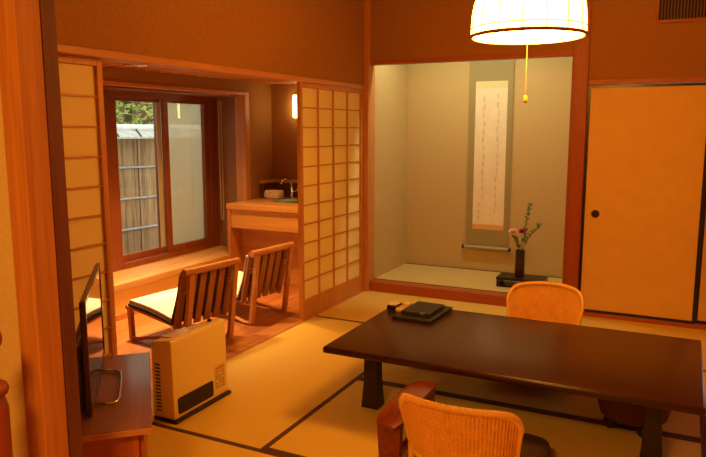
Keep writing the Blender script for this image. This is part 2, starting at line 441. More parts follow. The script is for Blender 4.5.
mat_(1.9, RX1, RY0, -2.925, 0, ['y1'], 'tatami mat at the bottom right, nearest the camera')
mat_(.02, 1.855, .102, .898, 0, ['y0', 'y1'], 'pale tatami mat with black edging on the raised alcove floor', TATAMI_ALC, .055, .088, HERI_B, .018)

# ------------------------------------------------------------------ veranda (sunroom) beyond the shoji
struct('ceiling_veranda', MB().box(-1.40, -.12, -4.1, .6, 1.935, 1.99), WY)
rf = MB()
y = .46
while y > -4.0:
    rf.tube([(-1.34, y, 1.902), (-.12, y, 1.902)], .030, 10); y -= .152
struct('trim_12', rf, WX, smooth=60)                                                   # round ceiling poles
struct('wall_veranda_end', MB().box(-1.40, -.10, .54, .62, -.1, 2.0).box(-.13, -.06, .1, .6, -.1, 2.0), PLASTER)
struct('wall_veranda_left', MB().box(-1.40, -.12, -4.18, -4.1, -.1, 2.0), PLASTER)
ZB = .262
wf = MB().box(-1.40, -1.33, .135, .54, -.1, 1.94).box(-1.40, -1.33, -4.1, .135, 1.775, 1.94).box(-1.40, -1.33, -4.1, -1.75, -.1, 1.775)
struct('wall_window_side', wf, PLASTER)
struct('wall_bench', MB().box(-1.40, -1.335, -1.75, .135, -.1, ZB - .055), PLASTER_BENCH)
struct('trim_13', MB().box(-1.86, -1.30, -1.75, .135, ZB - .055, ZB, .004), BENCH)      # bench board / window seat
struct('trim_14', MB().box(-1.44, -1.318, .067, .135, ZB, 1.775, .003).box(-1.44, -1.318, -1.75, -1.70, ZB, 1.775, .003).box(-1.44, -1.318, -1.70, .067, 1.748, 1.775, .003), WZ)
jp = MB().box(-1.86, -1.44, .085, .135, ZB, 1.735)
jp.box(-1.70, -1.685, .075, .085, ZB, 1.735).box(-1.66, -1.65, .079, .085, ZB, 1.735)
struct('wall_bay_right', jp, JAMB)
struct('wall_bay_left', MB().box(-1.86, -1.44, -1.75, -1.72, ZB, 1.735), JAMB)
struct('ceiling_bay', MB().box(-1.86, -1.40, -1.75, .135, 1.735, 1.78), WINY)
struct('trim_15', MB().box(-1.332, -1.318, -1.75, -.25, -.02, .02), WY)
# window with two sliding sashes
XW = -1.74
w = MB().box(XW - .06, XW + .06, -1.72, .085, ZB, ZB + .045).box(XW - .06, XW + .06, -1.72, .085, 1.69, 1.735)
w.box(XW - .06, XW + .06, -.01, .085, ZB + .045, 1.69).box(XW - .06, XW + .06, -1.72, -1.21, ZB + .045, 1.69)
win = struct('window_1', w, WINZ)
def sash(y0, y1, xc, net):
    s = MB().box(xc - .016, xc + .016, y0, y0 + .06, ZB + .045, 1.69, .002).box(xc - .016, xc + .016, y1 - .06, y1, ZB + .045, 1.69, .002)
    s.box(xc - .015, xc + .015, y0 + .06, y1 - .06, ZB + .045, ZB + .10, .002).box(xc - .015, xc + .015, y0 + .06, y1 - .06, 1.66, 1.69, .002)
    o = obj('sash', s, WINZ, win)
    obj('pane', MB().box(xc - .003, xc + .003, y0 + .06, y1 - .06, ZB + .10, 1.66), GLASS, o)
    return o
s1 = sash(-1.21, -.62, XW - .022, False)
obj('weather_strip', MB().box(XW - .005, XW + .001, -.685, -.635, ZB + .10, 1.66), plain('pale_strip', (.45, .42, .30), .6), s1)['label'] = 'pale weather strip on the stile'
s2 = sash(-.63, -.01, XW + .020, True)
net = obj('insect_screen', MB().box(XW - .052, XW - .050, -.60, -.01, ZB + .05, 1.69), SCREENNET, win)
net['label'] = 'grey insect netting behind the right pane'
# hanging blind cord beside the window
c = MB(); yy = .062
c.tube([(-1.60, yy, 1.70), (-1.60, yy, .60), (-1.60, yy - .006, .55), (-1.60, yy - .02, .53), (-1.60, yy - .034, .55), (-1.60, yy - .04, .60), (-1.60, yy - .04, 1.70)], .0055, 8)
one('blind_cord', c, plain('cord_pale', (.55, .38, .20), .6), 'pale loop of blind cord hanging beside the window by the wooden counter', 'cord', (-1.60, .045, 1.72), smooth=60)

# kitchen counter
KX0, KX1 = -1.325, -.14; KY0, KY1 = -.25, .538; KZ = .742
kc = (-.73, .14, -.02)
k = thing('kitchenette_counter', 'light brown wooden wash counter with knee recess at the end of the veranda', 'counter', kc)
W = dict(world=kc)
# countertop with a hole for the sink
SX0, SX1, SY0, SY1 = -1.05, -.68, .05, .35
t = MB().box(KX0, KX1, KY0 - .012, SY0, KZ - .05, KZ, .003).box(KX0, KX1, SY1, KY1, KZ - .05, KZ).box(KX0, SX0, SY0, SY1, KZ - .05, KZ).box(SX1, KX1, SY0, SY1, KZ - .05, KZ)
obj('countertop', t, COUNTER, k, **W)
obj('side_panel', MB().box(KX0, KX0 + .035, KY0, KY1, -.02, KZ - .05), COUNTERZ, k, **W)
obj('side_panel', MB().box(KX1 - .035, KX1, KY0, KY1, -.02, KZ - .05), COUNTERZ, k, **W)
obj('apron', MB().box(KX0 + .035, KX1 - .035, KY0 + .015, KY0 + .04, .515, KZ - .05), COUNTER, k, **W)
obj('back_panel', MB().box(KX0 + .035, KX1 - .035, -.07, -.05, .0, KZ - .05), COUNTER, k, **W)
obj('kickboard', MB().box(KX0 + .035, KX1 - .035, -.09, -.07, -.02, .012), CABEDGE, k, **W)
sk = MB().box(SX0, SX1, SY0, SY1, KZ - .20, KZ - .19).box(SX0, SX0 + .008, SY0, SY1, KZ - .19, KZ + .004).box(SX1 - .008, SX1, SY0, SY1, KZ - .19, KZ + .004)
sk.box(SX0 + .008, SX1 - .008, SY0, SY0 + .008, KZ - .19, KZ + .004).box(SX0 + .008, SX1 - .008, SY1 - .008, SY1, KZ - .19, KZ + .004)
obj('sink', sk, STEEL, k, **W)['label'] = 'steel sink basin'
obj('ledge', MB().box(KX0 + .06, KX1, .47, KY1, .89, .92, .003).box(KX0, KX0 + .06, .29, KY1, .89, .92, .003), COUNTER, k, **W)
obj('splashback', MB().box(KX0, KX1, .49, KY1, KZ, .89).box(KX0, KX0 + .045, .30, .49, KZ, .89), DARKX, k, **W)['label'] = 'dark splashback below the ledge'
fx, fy = -1.03, .43
fa = MB().lathe([(.024, KZ), (.024, KZ + .02), (.016, KZ + .03), (.016, KZ + .10), (.011, KZ + .105)], (fx, fy, 0), 16)
fa.tube([(fx, fy, KZ + .1), (fx - .002, fy - .004, KZ + .15), (fx - .012, fy - .022, KZ + .185), (fx - .038, fy - .06, KZ + .195), (fx - .058, fy - .09, KZ + .178), (fx - .062, fy - .098, KZ + .145)], [.010, .010, .010, .010, .010, .012], 10)
f = obj('faucet', fa, CHROME, k, world=kc, smooth=50); f['label'] = 'chrome swan-neck tap'
obj('lever', MB().tube([(fx, fy, KZ + .07), (fx + .045, fy - .01, KZ + .075), (fx + .075, fy - .015, KZ + .085), (fx + .078, fy - .015, KZ + .12)], [.009, .008, .007, .006], 8), CHROME, f, world=kc, smooth=50)

# things on the counter
b = (-1.23, .36, KZ)
def bundle(u, v):
    a = 2 * PI * u; p = PI * v
    sx = .098 * (1 + .06 * math.sin(3 * a)); sy = .055
    pw = lambda q: math.copysign(abs(q) ** .55, q)
    return (sx * pw(math.cos(a)) * abs(math.sin(p)) ** .35, sy * pw(math.sin(a)) * abs(math.sin(p)) ** .35, .043 - .043 * math.copysign(abs(math.cos(p)) ** .6, math.cos(p)) + .004 * math.sin(5 * a) * math.sin(p))
mb = MB(); R = [[Vector(bundle(i / 24, (j + .05) / 12.1)) for i in range(24)] for j in range(13)]
mb.loft(R)
M = Matrix.Rotation(.25, 4, 'Z'); mb.xform(M)
tag(obj('folded_cloth', mb, CLOTH, loc=(-1.165, .30, KZ + .001), smooth=60), 'pale brown folded cloth bundle on the wash counter left of the sink', 'cloth')
bw = MB().lathe([(.03, 0), (.035, .004), (.09, .035), (.115, .06), (.111, .062), (.085, .04), (.03, .010)], (0, 0, 0), 28, True)
tag(obj('wash_bowl', bw, GREEN, loc=(-.925, .17, KZ - .052), smooth=50), 'pale green bowl standing in the sink of the wash counter', 'bowl')
mb = MB()
for q in range(3): mb.box(-.10, .10, -.05 + .004 * q, .05 - .004 * q, .012 * q, .012 * q + .0115, .004)
tag(obj('hand_towel', mb, TOWEL, loc=(-.56, .20, KZ + .001), rotz=.2), 'small white folded towel on the counter right of the sink', 'towel')

# wall sconce
sc = (-1.01, .538, 1.53)
s = thing('wall_sconce', 'tall white lit wall lamp on the end wall above the wash counter', 'lamp', sc)
obj('backplate', MB().box(-1.045, -.935, .525, .538, 1.525, 1.775, .003), WZ, s, world=sc)
obj('lamp_glass', MB().box(-1.035, -.945, .470, .522, 1.54, 1.76, .008), SCONCE, s, world=sc)

# detector under the ceiling poles
d = thing('ceiling_detector', 'small beige detector box under the veranda ceiling above the window', 'detector', (-.90, -1.78, 1.874))
obj('case', MB().box(-.05, .05, -.065, .065, -.026, 0, .004), SENSOR, d)
obj('lens', MB().lathe([(.018, -.030), (.018, -.026)], (0, 0, 0), 16), GREY, d)

# veranda chairs -------------------------------------------------
def chair_mesh(root):
    hw = .20
    for s in (-1, 1):
        yb = s * hw
        r = [Vector((0, yb, .012)), Vector((.012, yb, .06)), Vector((.075, yb, .535))]
        mb = MB()
        mb.loft([[p + Vector((dx, dy, 0)) for dx, dy in ((-.014, -.019), (.014, -.019), (.014, .019), (-.014, .019))] for p in r])
        obj('rear_post', mb, CHW, root)
        pts = [(.0, yb, .020), (-.06, yb, .016), (-.16, yb * .93, .034), (-.28, yb * .86, .050), (-.40, yb * .90, .034), (-.47, yb, .016), (-.535, yb, .018)]
        cs = []
        for i in range(len(pts) - 1):
            for q in range(4):
                u = q / 4; a, b_ = Vector(pts[i]), Vector(pts[i + 1]); cs.append(a.lerp(b_, u))
        cs.append(Vector(pts[-1]))
        obj('runner', MB().tube(cs, .017, 8, flat=.7), CHW, root, smooth=50)
        fl = MB().loft([[p + Vector((dx, dy, 0)) for dx, dy in ((-.015, -.016), (.015, -.016), (.015, .016), (-.015, .016))] for p in (Vector((-.535, yb, .005)), Vector((-.545, yb, .23)))])
        fl.ball((-.547, yb, .235), .022, 1, .9, 1, 12)
        obj('front_leg', fl, CHW, root)
        obj('seat_rail', MB().tube([(-.56, yb, .235), (-.3, yb, .20), (-.03, yb, .165)], .014, 8), CHW, root, smooth=50)
    obj('front_rail', MB().tube([(-.545, -hw - .03, .236), (-.545, hw + .03, .236)], .015, 10), CHW, root, smooth=60)
    obj('top_rail', MB().tube([(.058, -hw - .045, .55), (.058, hw + .045, .55)], .024, 12), CHW, root, smooth=60)
    # slatted back: slats lean from the seat rear up to the rail
    P0 = Vector((-.06, 0, .165)); P1 = Vector((.03, 0, .55))
    n = 6
    for i in range(n):
        y = -hw - .015 + (2 * hw + .03) * i / (n - 1)
        mb = MB().loft([[p + Vector((dx, y + dy, 0)) for dx, dy in ((-.008, -.027), (.008, -.027), (.008, .027), (-.008, .027))] for p in (P0, P1)])
        obj('back_slat', mb, CHSLAT, root)
    def cu(u, v):   # seat then bend then back
        y = (-hw - .03) + (2 * hw + .06) * v
        if u < .5:
            a = u / .5; x = -.53 + .43 * a; z = .268 - .066 * a + .012 * math.sin(PI * a)
        else:
            a = (u - .5) / .5; x = -.10 + .10 * a + .012 * math.sin(PI * a); z = .202 + .325 * a
        return (x, y, z)
    pad = obj('seat_pad', MB().sheet(lambda u, v: Vector(cu(u, v)) + Vector((.002, 0, -.012)), 24, 8, .016), CUSHD, root, smooth=50)
    pad['label'] = 'dark brown padded backing'
    cp = MB()
    cp.sheet(lambda u, v: Vector(cu(.01 + .98 * u, .03 + .94 * v)) + Vector((-.004, 0, .008)) , 26, 10, .026)
    cs = obj('cushion_face', cp, CUSH, pad, smooth=50); cs['label'] = 'white cloth cushion face'
    for s in (-1, 1):
        y = s * (hw - .0)
        tie = MB().tube([(.005, y - .02, .43), (.028, y - .012, .435), (.03, y + .012, .435), (.005, y + .02, .43)], .004, 6)
        tie.tube([(.03, y, .435), (.042, y - .02, .425), (.038, y - .03, .405)], .0035, 6).tube([(.03, y, .435), (.042, y + .018, .43), (.040, y + .03, .41)], .0035, 6)
        tie.tube([(.03, y, .435), (.040, y - .005, .395), (.036, y - .008, .37)], .003, 6)
        obj('tie_cord', tie, CORD, pad, smooth=60)
def copy_tree(o, parent=None):
    c = o.copy(); COL.objects.link(c)
    if parent is not None: c.parent = parent
    for ch in list(o.children): copy_tree(ch, c)
    return c
vch = thing('veranda_chair', 'low wooden slat-back chair with white cushion behind the heater, nearer of the two', 'chair', (-.325, -1.815, -.02), -.13, 'low veranda chairs')
chair_mesh(vch)
vch2 = copy_tree(vch)
vch2.location = (-.325, -1.095, -.02); vch2.rotation_euler = (0, 0, -.09)
vch2['label'] = 'low wooden slat-back chair in front of the wash counter, farther of the two'

# ------------------------------------------------------------------ garden outside
struct('floor_garden', MB().box(-12, -1.9, -8, 12, -.25, -.15), EARTH)
fb = (-3.3, 1.0, -.15)
fn = thing('garden_fence', 'weathered board garden fence with roofed top outside the window', 'fence', fb)
W = dict(world=fb)
obj('board_panel', MB().box(-3.34, -3.30, -4.0, 6, -.15, 1.36), FENCEW, fn, **W)
for z in (.264, .624, .987):
    p = [(-3.285, y, z + .006 * math.sin(y * 5)) for y in [q * .25 - 4 for q in range(41)]]
    obj('bamboo_rail', MB().tube(p, .014, 8), BAMBOO, fn, smooth=60, **W)
rp = MB().prism([(-3.50, 1.32), (-3.30, 1.40), (-3.10, 1.32), (-3.10, 1.34), (-3.30, 1.43), (-3.50, 1.34)], 1, -4.0, 6)
q = obj('fence_roof', rp, FENCEROOF, fn, **W); q['label'] = 'pale sloping roof strip along the top'
y = -3.2
while y < 4.6:
    obj('batten', MB().tube([(-3.10, y, 1.347), (-3.30, y + .12, 1.437)], .010, 6), BARK, q, **W); y += .34
obj('ridge_cap', MB().tube([(-3.30, -4.0, 1.44), (-3.30, 6, 1.44)], .042, 12), FENCECAP, fn, smooth=60, **W)['label'] = 'pale metal ridge cap'
# tree
tr = thing('maple_tree', 'bright green leafy tree above the fence outside the left pane', 'tree', (-5.0, 2.2, -.15))
bk = MB().tube([(0, 0, 0), (.05, .02, .8), (-.03, .05, 1.5), (.1, .1, 2.3), (.05, .1, 3.0)], [.09, .075, .06, .04, .015], 8)
for a in range(7):
    an = a * .9 + .3; h = 1.3 + .22 * a
    bk.tube([(0, .05, h), (.4 * math.cos(an), .4 * math.sin(an), h + .18), (.95 * math.cos(an), .95 * math.sin(an), h + .22)], [.03, .018, .005], 6)
obj('trunk', bk, BARK, tr, smooth=60)
lf = MB()
for i in range(3600):
    an = random.uniform(0, 2 * PI); lay = random.randrange(9)
    rr = (1.25 - .07 * lay) * math.sqrt(random.random()); z = 1.55 + .2 * lay + random.gauss(0, .05) - .12 * rr
    p = Vector((rr * math.cos(an), rr * math.sin(an), z)); sz = random.uniform(.03, .06)
    a = Vector((random.gauss(0, 1), random.gauss(0, 1), random.gauss(0, .35))).normalized(); nrm = Vector((random.gauss(0, .5), random.gauss(0, .5), 1)).normalized()
    b_ = nrm.cross(a).normalized()
    lf._new([p - a * sz, p - a * sz * .1 + b_ * sz * .5, p + a * sz, p - a * sz * .1 - b_ * sz * .5], [(0, 1, 2, 3)])
obj('foliage', lf, FOLIAGE, tr)
# neighbouring house
nh = thing('neighbour_house', 'neighbouring house with dark sloping roof behind the tree', 'house', (-9, 5.2, -.15))
W = dict(world=(-9, 5.2, -.15))
obj('wall', MB().box(-10.8, -7.6, 3.4, 6.4, -.15, 2.0), HOUSEW, nh, **W)
obj('wall_wing', MB().box(-9.5, -6.6, 6.4, 9.5, -.15, 4.0), HOUSEG, nh, **W)['label'] = 'grey plaster wing'
obj('roof', MB().prism([(2.6, 1.55), (2.6, 1.65), (5.6, 2.75), (7.2, 2.2), (7.2, 2.1), (5.6, 2.63)], 0, -11, -7.2), ROOFD, nh, **W)
obj('bargeboard', MB().prism([(2.6, 1.48), (2.6, 1.55), (5.6, 2.63), (5.6, 2.54)], 0, -7.28, -7.2), BENCH, nh, **W)

# ------------------------------------------------------------------ low table
TZ = .36; tx0, tx1, ty0, ty1 = .925, 2.615, -2.485, -1.53
tc = ((tx0 + tx1) / 2, (ty0 + ty1) / 2, 0.0015)
t = thing('low_table', 'long low dark brown wooden table on the tatami', 'table', tc)
W = dict(world=tc)
obj('tabletop', MB().box(tx0, tx1, ty0, ty1, TZ - .034, TZ, .010, 3), TABLE, t, smooth=35, **W)
for x in (1.103, 2.43):
    for y in (-2.265, -1.59):
        mb = MB().frustum((x, y, .0015), (.046, .044), (x, y, .14), (.036, .036)).frustum((x, y, .14), (.036, .036), (x, y, TZ - .034), (.034, .034))
        obj('leg', mb, TABLE_LEG, t, **W)
obj('rail', MB().box(1.137, 2.396, -2.285, -2.255, TZ - .075, TZ - .034), TABLE_LEG, t, **W)
obj('rail', MB().box(1.137, 2.396, -1.60, -1.57, TZ - .075, TZ - .034), TABLE_LEG, t, **W)
obj('rail', MB().box(1.09, 1.12, -2.23, -1.625, TZ - .075, TZ - .034), TABLE_LEG, t, **W)
obj('rail', MB().box(2.415, 2.445, -2.23, -1.625, TZ - .075, TZ - .034), TABLE_LEG, t, **W)

# folders and small boxes on the table
def folder(x, y, z, w, d, h, rz, label, cat='folder', clasp=False):
    o = thing('leather_folder', label, cat, (x, y, z), rz, 'black leather folders')
    obj('cover', MB().box(-w / 2, w / 2, -d / 2, d / 2, h * .72, h, .003).box(-w / 2, w / 2, -d / 2, d / 2, 0, h * .25, .002).box(-w / 2, -w / 2 + .012, -d / 2, d / 2, h * .2, h * .75), LEATHER, o)
    obj('pages', MB().box(-w / 2 + .012, w / 2 - .008, -d / 2 + .008, d / 2 - .008, h * .25, h * .72), plain('page_edges', (.10, .08, .05), .8), o)
    if clasp: obj('clasp', MB().box(.03, .055, -d / 2 - .003, -d / 2 + .01, h * .3, h + .002, .001), CHROME, o)
    return o
folder(1.168, -1.705, TZ + .0005, .235, .355, .015, -.04, 'large black leather folder lying flat under the smaller one on the table')
folder(1.163, -1.690, TZ + .0162, .175, .250, .018, -.04, 'smaller black leather folder stacked on top of the large one on the table', clasp=True)
o = thing('tissue_box', 'small dark box with a pale top at the far left corner of the table', 'box', (.950, -1.62, TZ + .0005), 0)
obj('body', MB().box(-.012, .048, -.09, .005, 0, .026, .002), TVB, o)
obj('lid', MB().box(-.010, .046, -.086, .002, .026, .032, .002), CLOTH, o)['label'] = 'pale lid'
o = thing('remote_control', 'cream remote control between the small dark box and the black folders', 'remote control', (1.038, -1.65, TZ + .0005), .0)
obj('case', MB().box(-.036, .004, -.085, .095, 0, .02, .004), plain('remote_cream', (.80, .62, .26), .45), o)
kb = MB()
for i in range(3):
    for j in range(2): kb.box(-.028 + .016 * j, -.018 + .016 * j, -.06 + .03 * i, -.042 + .03 * i, .02, .022)
obj('buttons', kb, plain('remote_dark', (.30, .18, .06), .5), o)

# ------------------------------------------------------------------ wicker floor chairs
HW = .226
def back_pt(a, v):
    """a in -1..1 across, v 0 bottom .. 1 rim; chair faces +y, back centre at the origin"""
    ztop = .462 - .03 * a * a - .06 * abs(a) ** 8
    zbot = .222
    z = zbot + (ztop - zbot) * v
    w = HW * (.90 + .10 * v)
    an = a * math.radians(72)
    x = w * math.sin(an) / math.sin(math.radians(72))
    y = .135 * (1 - math.cos(an)) / (1 - math.cos(math.radians(72))) - .035 * v + .035
    return Vector((x, y - .02, z))
def wicker_chair(root):
    mb = MB().sheet(lambda u, v: back_pt(-1 + 2 * u, v), 40, 14, .002)
    ns = 40
    for i in range(ns + 1):
        a = -1 + 2 * i / ns
        mb.tube([back_pt(a, v / 8) for v in range(9)], .0052, 6)
    nr = 26
    for j in range(nr):
        v = .03 + .94 * j / nr
        pts = []
        for i in range(ns * 2 + 1):
            a = -1 + i / ns
            p = back_pt(a, v); n = (back_pt(min(1, a + .02), v) - back_pt(max(-1, a - .02), v)).cross(Vector((0, 0, 1))).normalized()
            ph = math.cos(PI * i / 2 + (PI if j % 2 else 0))
            pts.append(p + n * (.0050 * ph))
        mb.tube(pts, .0024, 4)
    obj('woven_back', mb, RATTAN, root, smooth=60)
    rim = [back_pt(-1 + 2 * i / 48, 1.0) for i in range(49)]
    L = [back_pt(-1, v / 6) for v in range(6)]; Rr = [back_pt(1, 1 - v / 6) for v in range(1, 7)]
    full = L + rim + Rr
    rr = []
    for i in range(len(full)): rr.append(.0125 if 6 <= i < len(full) - 6 else .0105)
    rmb = MB().tube(full, rr, 8)
    # binding strands wound round the rim
    coil = []
    for i in range(49 * 6):
        u = i / (49 * 6 - 1); p = back_pt(-1 + 2 * u, 1.0); q = 2 * PI * i / 5.0
        tn = (back_pt(min(1, -1 + 2 * u + .02), 1) - back_pt(max(-1, -1 + 2 * u - .02), 1)).normalized()
        b1 = tn.cross(Vector((0, 0, 1))).normalized(); b2 = tn.cross(b1)
        coil.append(p + (b1 * math.cos(q) + b2 * math.sin(q)) * .0130)
    rmb.tube(coil, .003, 4)
    obj('rim', rmb, RATTAN_D, root, smooth=60)
    obj('lower_binding', MB().tube([back_pt(-1 + 2 * i / 30, 0.0) for i in range(31)], .010, 8), RATTAN_D, root, smooth=60)
    for a in (-1, -.4, .4, 1):
        p = back_pt(a, 0)
        obj('support', MB().tube([p, Vector((p.x * 1.0, p.y + .015, .05))], .012, 8), RATTAN_D, root, smooth=60)
    # seat: rounded wicker base
    ring = []
    for k in range(40):
        an = 2 * PI * k / 40; c, s = math.cos(an), math.sin(an)
        ring.append((.225 * math.copysign(abs(c) ** .6, c), .24 + .245 * math.copysign(abs(s) ** .6, s)))
    sb = MB().loft([[(x, y, z) for x, y in ring] for z in (.004, .03, .058)])
    for z in (.012, .024, .036, .048): sb.tube([(x * 1.006, .24 + (y - .24) * 1.006, z) for x, y in ring], .006, 5, closed=True)
    obj('seat', sb, RATTAN, root, smooth=60)
def zabuton(loc, rz, label):
    mb = MB(); rings = []
    for z, s in ((0, .93), (.008, .985), (.02, 1.0), (.034, .985), (.044, .90), (.050, .6), (.052, .2)):
        rings.append([(.235 * s * math.copysign(abs(math.cos(2 * PI * k / 40)) ** .35, math.cos(2 * PI * k / 40)), .27 * s * math.copysign(abs(math.sin(2 * PI * k / 40)) ** .35, math.sin(2 * PI * k / 40)), z) for k in range(40)])
    mb.loft(rings)
    o = thing('floor_cushion', label, 'cushion', loc, rz, 'brown floor cushions')
    obj('cover', mb, ZAB, o, smooth=60)
    tf = MB().ball((0, 0, .054), .008)
    for k in range(8): tf.tube([(0, 0, .056), (.018 * math.cos(k * PI / 4), .018 * math.sin(k * PI / 4), .056)], .0015, 5)
    obj('tuft', tf, RATTAN_D, o)
    return o
NCH = (1.796, -3.13, .0015); FCH = (1.762, -1.065, .0015)
rc = thing('wicker_floor_chair', 'woven rattan floor chair in the foreground with its back to the camera', 'chair', NCH, .0, 'rattan floor chairs')
wicker_chair(rc)
rc2 = copy_tree(rc); rc2.location = FCH; rc2.rotation_euler = (0, 0, PI)
rc2['label'] = 'woven rattan floor chair across the table, facing the camera before the alcove'
zabuton((NCH[0] + .02, NCH[1] + .43, .0605), 0, 'dark brown floor cushion on the near rattan chair, corner showing at its right')
zabuton((FCH[0], FCH[1] - .36, .0605), PI, 'dark brown floor cushion on the far rattan chair behind the table')

# armrest stand beside the near chair
ab = (1.50, -2.775, .0015)
a = thing('armrest_stand', 'red-brown polished wooden armrest stand left of the near rattan chair', 'armrest', ab, .02)
def arm(u, v):
    y = -.25 + .5 * u; x = -.056 + .112 * v
    e = 1 - .42 * abs(2 * u - 1) ** 9
    return (x * e, y, .275 + .022 * (1 - (2 * u - 1) ** 2) + .005 * (1 - (2 * v - 1) ** 2))
obj('top', MB().sheet(arm, 24, 10, .022), ARMW, a, smooth=45)
for s in (-1, 1):
    lg = MB().frustum((0, s * .19, .018), (.040, .016), (0, s * .205, .268), (.048, .018))
    obj('leg', lg, ARMW, a)
    obj('foot', MB().box(-.06, .06, s * .19 - .024, s * .19 + .024, 0, .02, .004), ARMW, a)
obj('stretcher', MB().box(-.012, .012, -.185, .185, .09, .12), ARMW, a)

# round tub under the table
tb = (2.335, -1.94, .0015)
u = thing('round_tub', 'dark reddish-brown round tub under the table behind its right leg', 'tub', tb)
obj('body', MB().lathe([(.10, .05), (.128, .06), (.148, .13), (.155, .20), (.155, .235), (.146, .235), (.14, .20), (.12, .09), (.05, .075)], (0, 0, 0), 40), TUBM, u, smooth=50)
u.scale = (1.18, 1.18, 1.15)
obj('hoop', MB().tube([(.152 * math.cos(2 * PI * k / 40), .152 * math.sin(2 * PI * k / 40), .16) for k in range(40)], .006, 6, closed=True), BLACK, u, smooth=60)
for k in range(4):
    an = k * PI / 2 + .5
    obj('foot', MB().ball((.095 * math.cos(an), .095 * math.sin(an), .028), .028, 1, 1, 1, 12), BLACK, u, smooth=60)

# ------------------------------------------------------------------ fan heater
hb = (.258, -2.69, .0015)
h = thing('fan_heater', 'cream white fan heater standing on the tatami beside the low cabinet', 'heater', hb, .0)
hx0, hx1, hy0, hy1 = -.065, .066, -.205, .222
obj('base', MB().box(hx0 + .005, hx1 + .02, hy0 - .006, hy1 + .01, 0, .016, .003), BLACK, h)['label'] = 'black base plate'
bd = MB()
prof = [(hx0, .016), (hx1 + .004, .016), (hx1 - .004, .405), (hx1 - .014, .418), (hx0 + .012, .402), (hx0, .385)]
bd.prism(prof, 1, hy0, hy1)
es = [e for e in bd.bm.edges]
bmesh.ops.bevel(bd.bm, geom=es, offset=.006, segments=2, profile=.5, affect='EDGES')
body = obj('body', bd, WHITEPL, h, smooth=40)
def rrect(y0, y1, z0, z1, r, n=5):
    P = []
    for cy, cz, a0 in ((y1 - r, z1 - r, 0), (y0 + r, z1 - r, 90), (y0 + r, z0 + r, 180), (y1 - r, z0 + r, 270)):
        for k in range(n + 1):
            a = math.radians(a0 + 90 * k / n); P.append((cy + r * math.cos(a), cz + r * math.sin(a)))
    return P
def fx_(z): return hx1 + .004 - .008 * (z - .016) / .389
g = obj('outlet_grille', MB().prism(rrect(hy0 + .028, hy0 + .30, .034, .118, .012), 0, fx_(.08) - .006, fx_(.08) + .0035), GRILLE, h); g['label'] = 'black air outlet grille'
lv = MB()
for k in range(6): lv.box(fx_(.08) + .002, fx_(.08) + .006, hy0 + .034, hy0 + .294, .042 + .0125 * k, .0455 + .0125 * k)
obj('louvers', lv, plain('louver_dark', (.04, .03, .022), .4), g)
lb = obj('sticker', MB().box(fx_(.12) - .001, fx_(.12) + .0025, hy0 + .318, hy0 + .405, .055, .185), plain('sticker_cream', (.74, .56, .27), .6), h)
ln = MB()
for k in range(8):
    for q in range(3):
        if (k * 3 + q) % 5 != 4: ln.box(fx_(.12) + .0022, fx_(.12) + .003, hy0 + .324 + .026 * q, hy0 + .344 + .026 * q, .062 + .0125 * k, .067 + .0125 * k)
obj('fine_print', ln, GREY, lb)
obj('red_heading', MB().box(fx_(.12) + .0022, fx_(.12) + .003, hy0 + .324, hy0 + .396, .165, .176), REDINK, lb)
sv = MB()
for k in range(14): sv.box(-.042, -.012, hy0 - .0025, hy0 + .002, .05 + .018 * k, .056 + .018 * k)
obj('side_vents', sv, GRILLE, h)['label'] = 'dark slots down the side'
tz = lambda x: .402 + (.418 - .402) * (x - hx0 - .012) / (hx1 - .014 - hx0 - .012)
cpn = MB().box(-.042, .03, hy0 + .05, hy0 + .22, .406, .416, .002)
obj('control_panel', cpn, plain('panel_shine', (.80, .62, .26), .15), h)
obj('knob', MB().lathe([(.012, .408), (.012, .420), (.009, .422)], (.0, hy1 - .055, 0), 16), BLACK, h, smooth=40)

# ------------------------------------------------------------------ corner cabinet and television
ca = Vector((.69, -.724)).normalized(); cbv = Vector((-.724, -.69)).normalized()
cor = Vector((.344, -3.06)); Lc = .815; Dc = .40
ctr = cor + ca * Lc / 2 + cbv * Dc / 2
rz = math.atan2(ca.y, ca.x)     # local x runs along the long edge towards the camera; local +y faces the room
CH = .42
cb = thing('corner_cabinet', 'low reddish-brown cabinet standing diagonally behind the foreground pillar', 'cabinet', (ctr.x, ctr.y, .0015), rz)
lx, ly = Lc / 2, Dc / 2
obj('cabinet_top', MB().box(-lx, lx, -ly, ly, CH - .022, CH - .0015, .003), CABX, cb)
obj('edge_strip', MB().box(lx, lx + .006, -ly, ly, CH - .022, CH - .003), CABEDGE, cb)['label'] = 'paler edge strip'
obj('carcass', MB().box(-lx + .02, lx - .025, -ly + .02, ly - .045, .0, CH - .022), CABZ, cb)
for i in range(2):
    x0 = -lx + .03 + i * (Lc - .065) / 2
    dr = obj('door', MB().box(x0 + .004, x0 + (Lc - .075) / 2, ly - .045, ly - .027, .03, CH - .035, .002), CABZ, cb)
    xk = x0 + (Lc - .075) / 2 - .03 if i == 0 else x0 + .03
    obj('handle', MB().ball((xk, ly - .018, .24), .010), CHROME, dr, smooth=60)
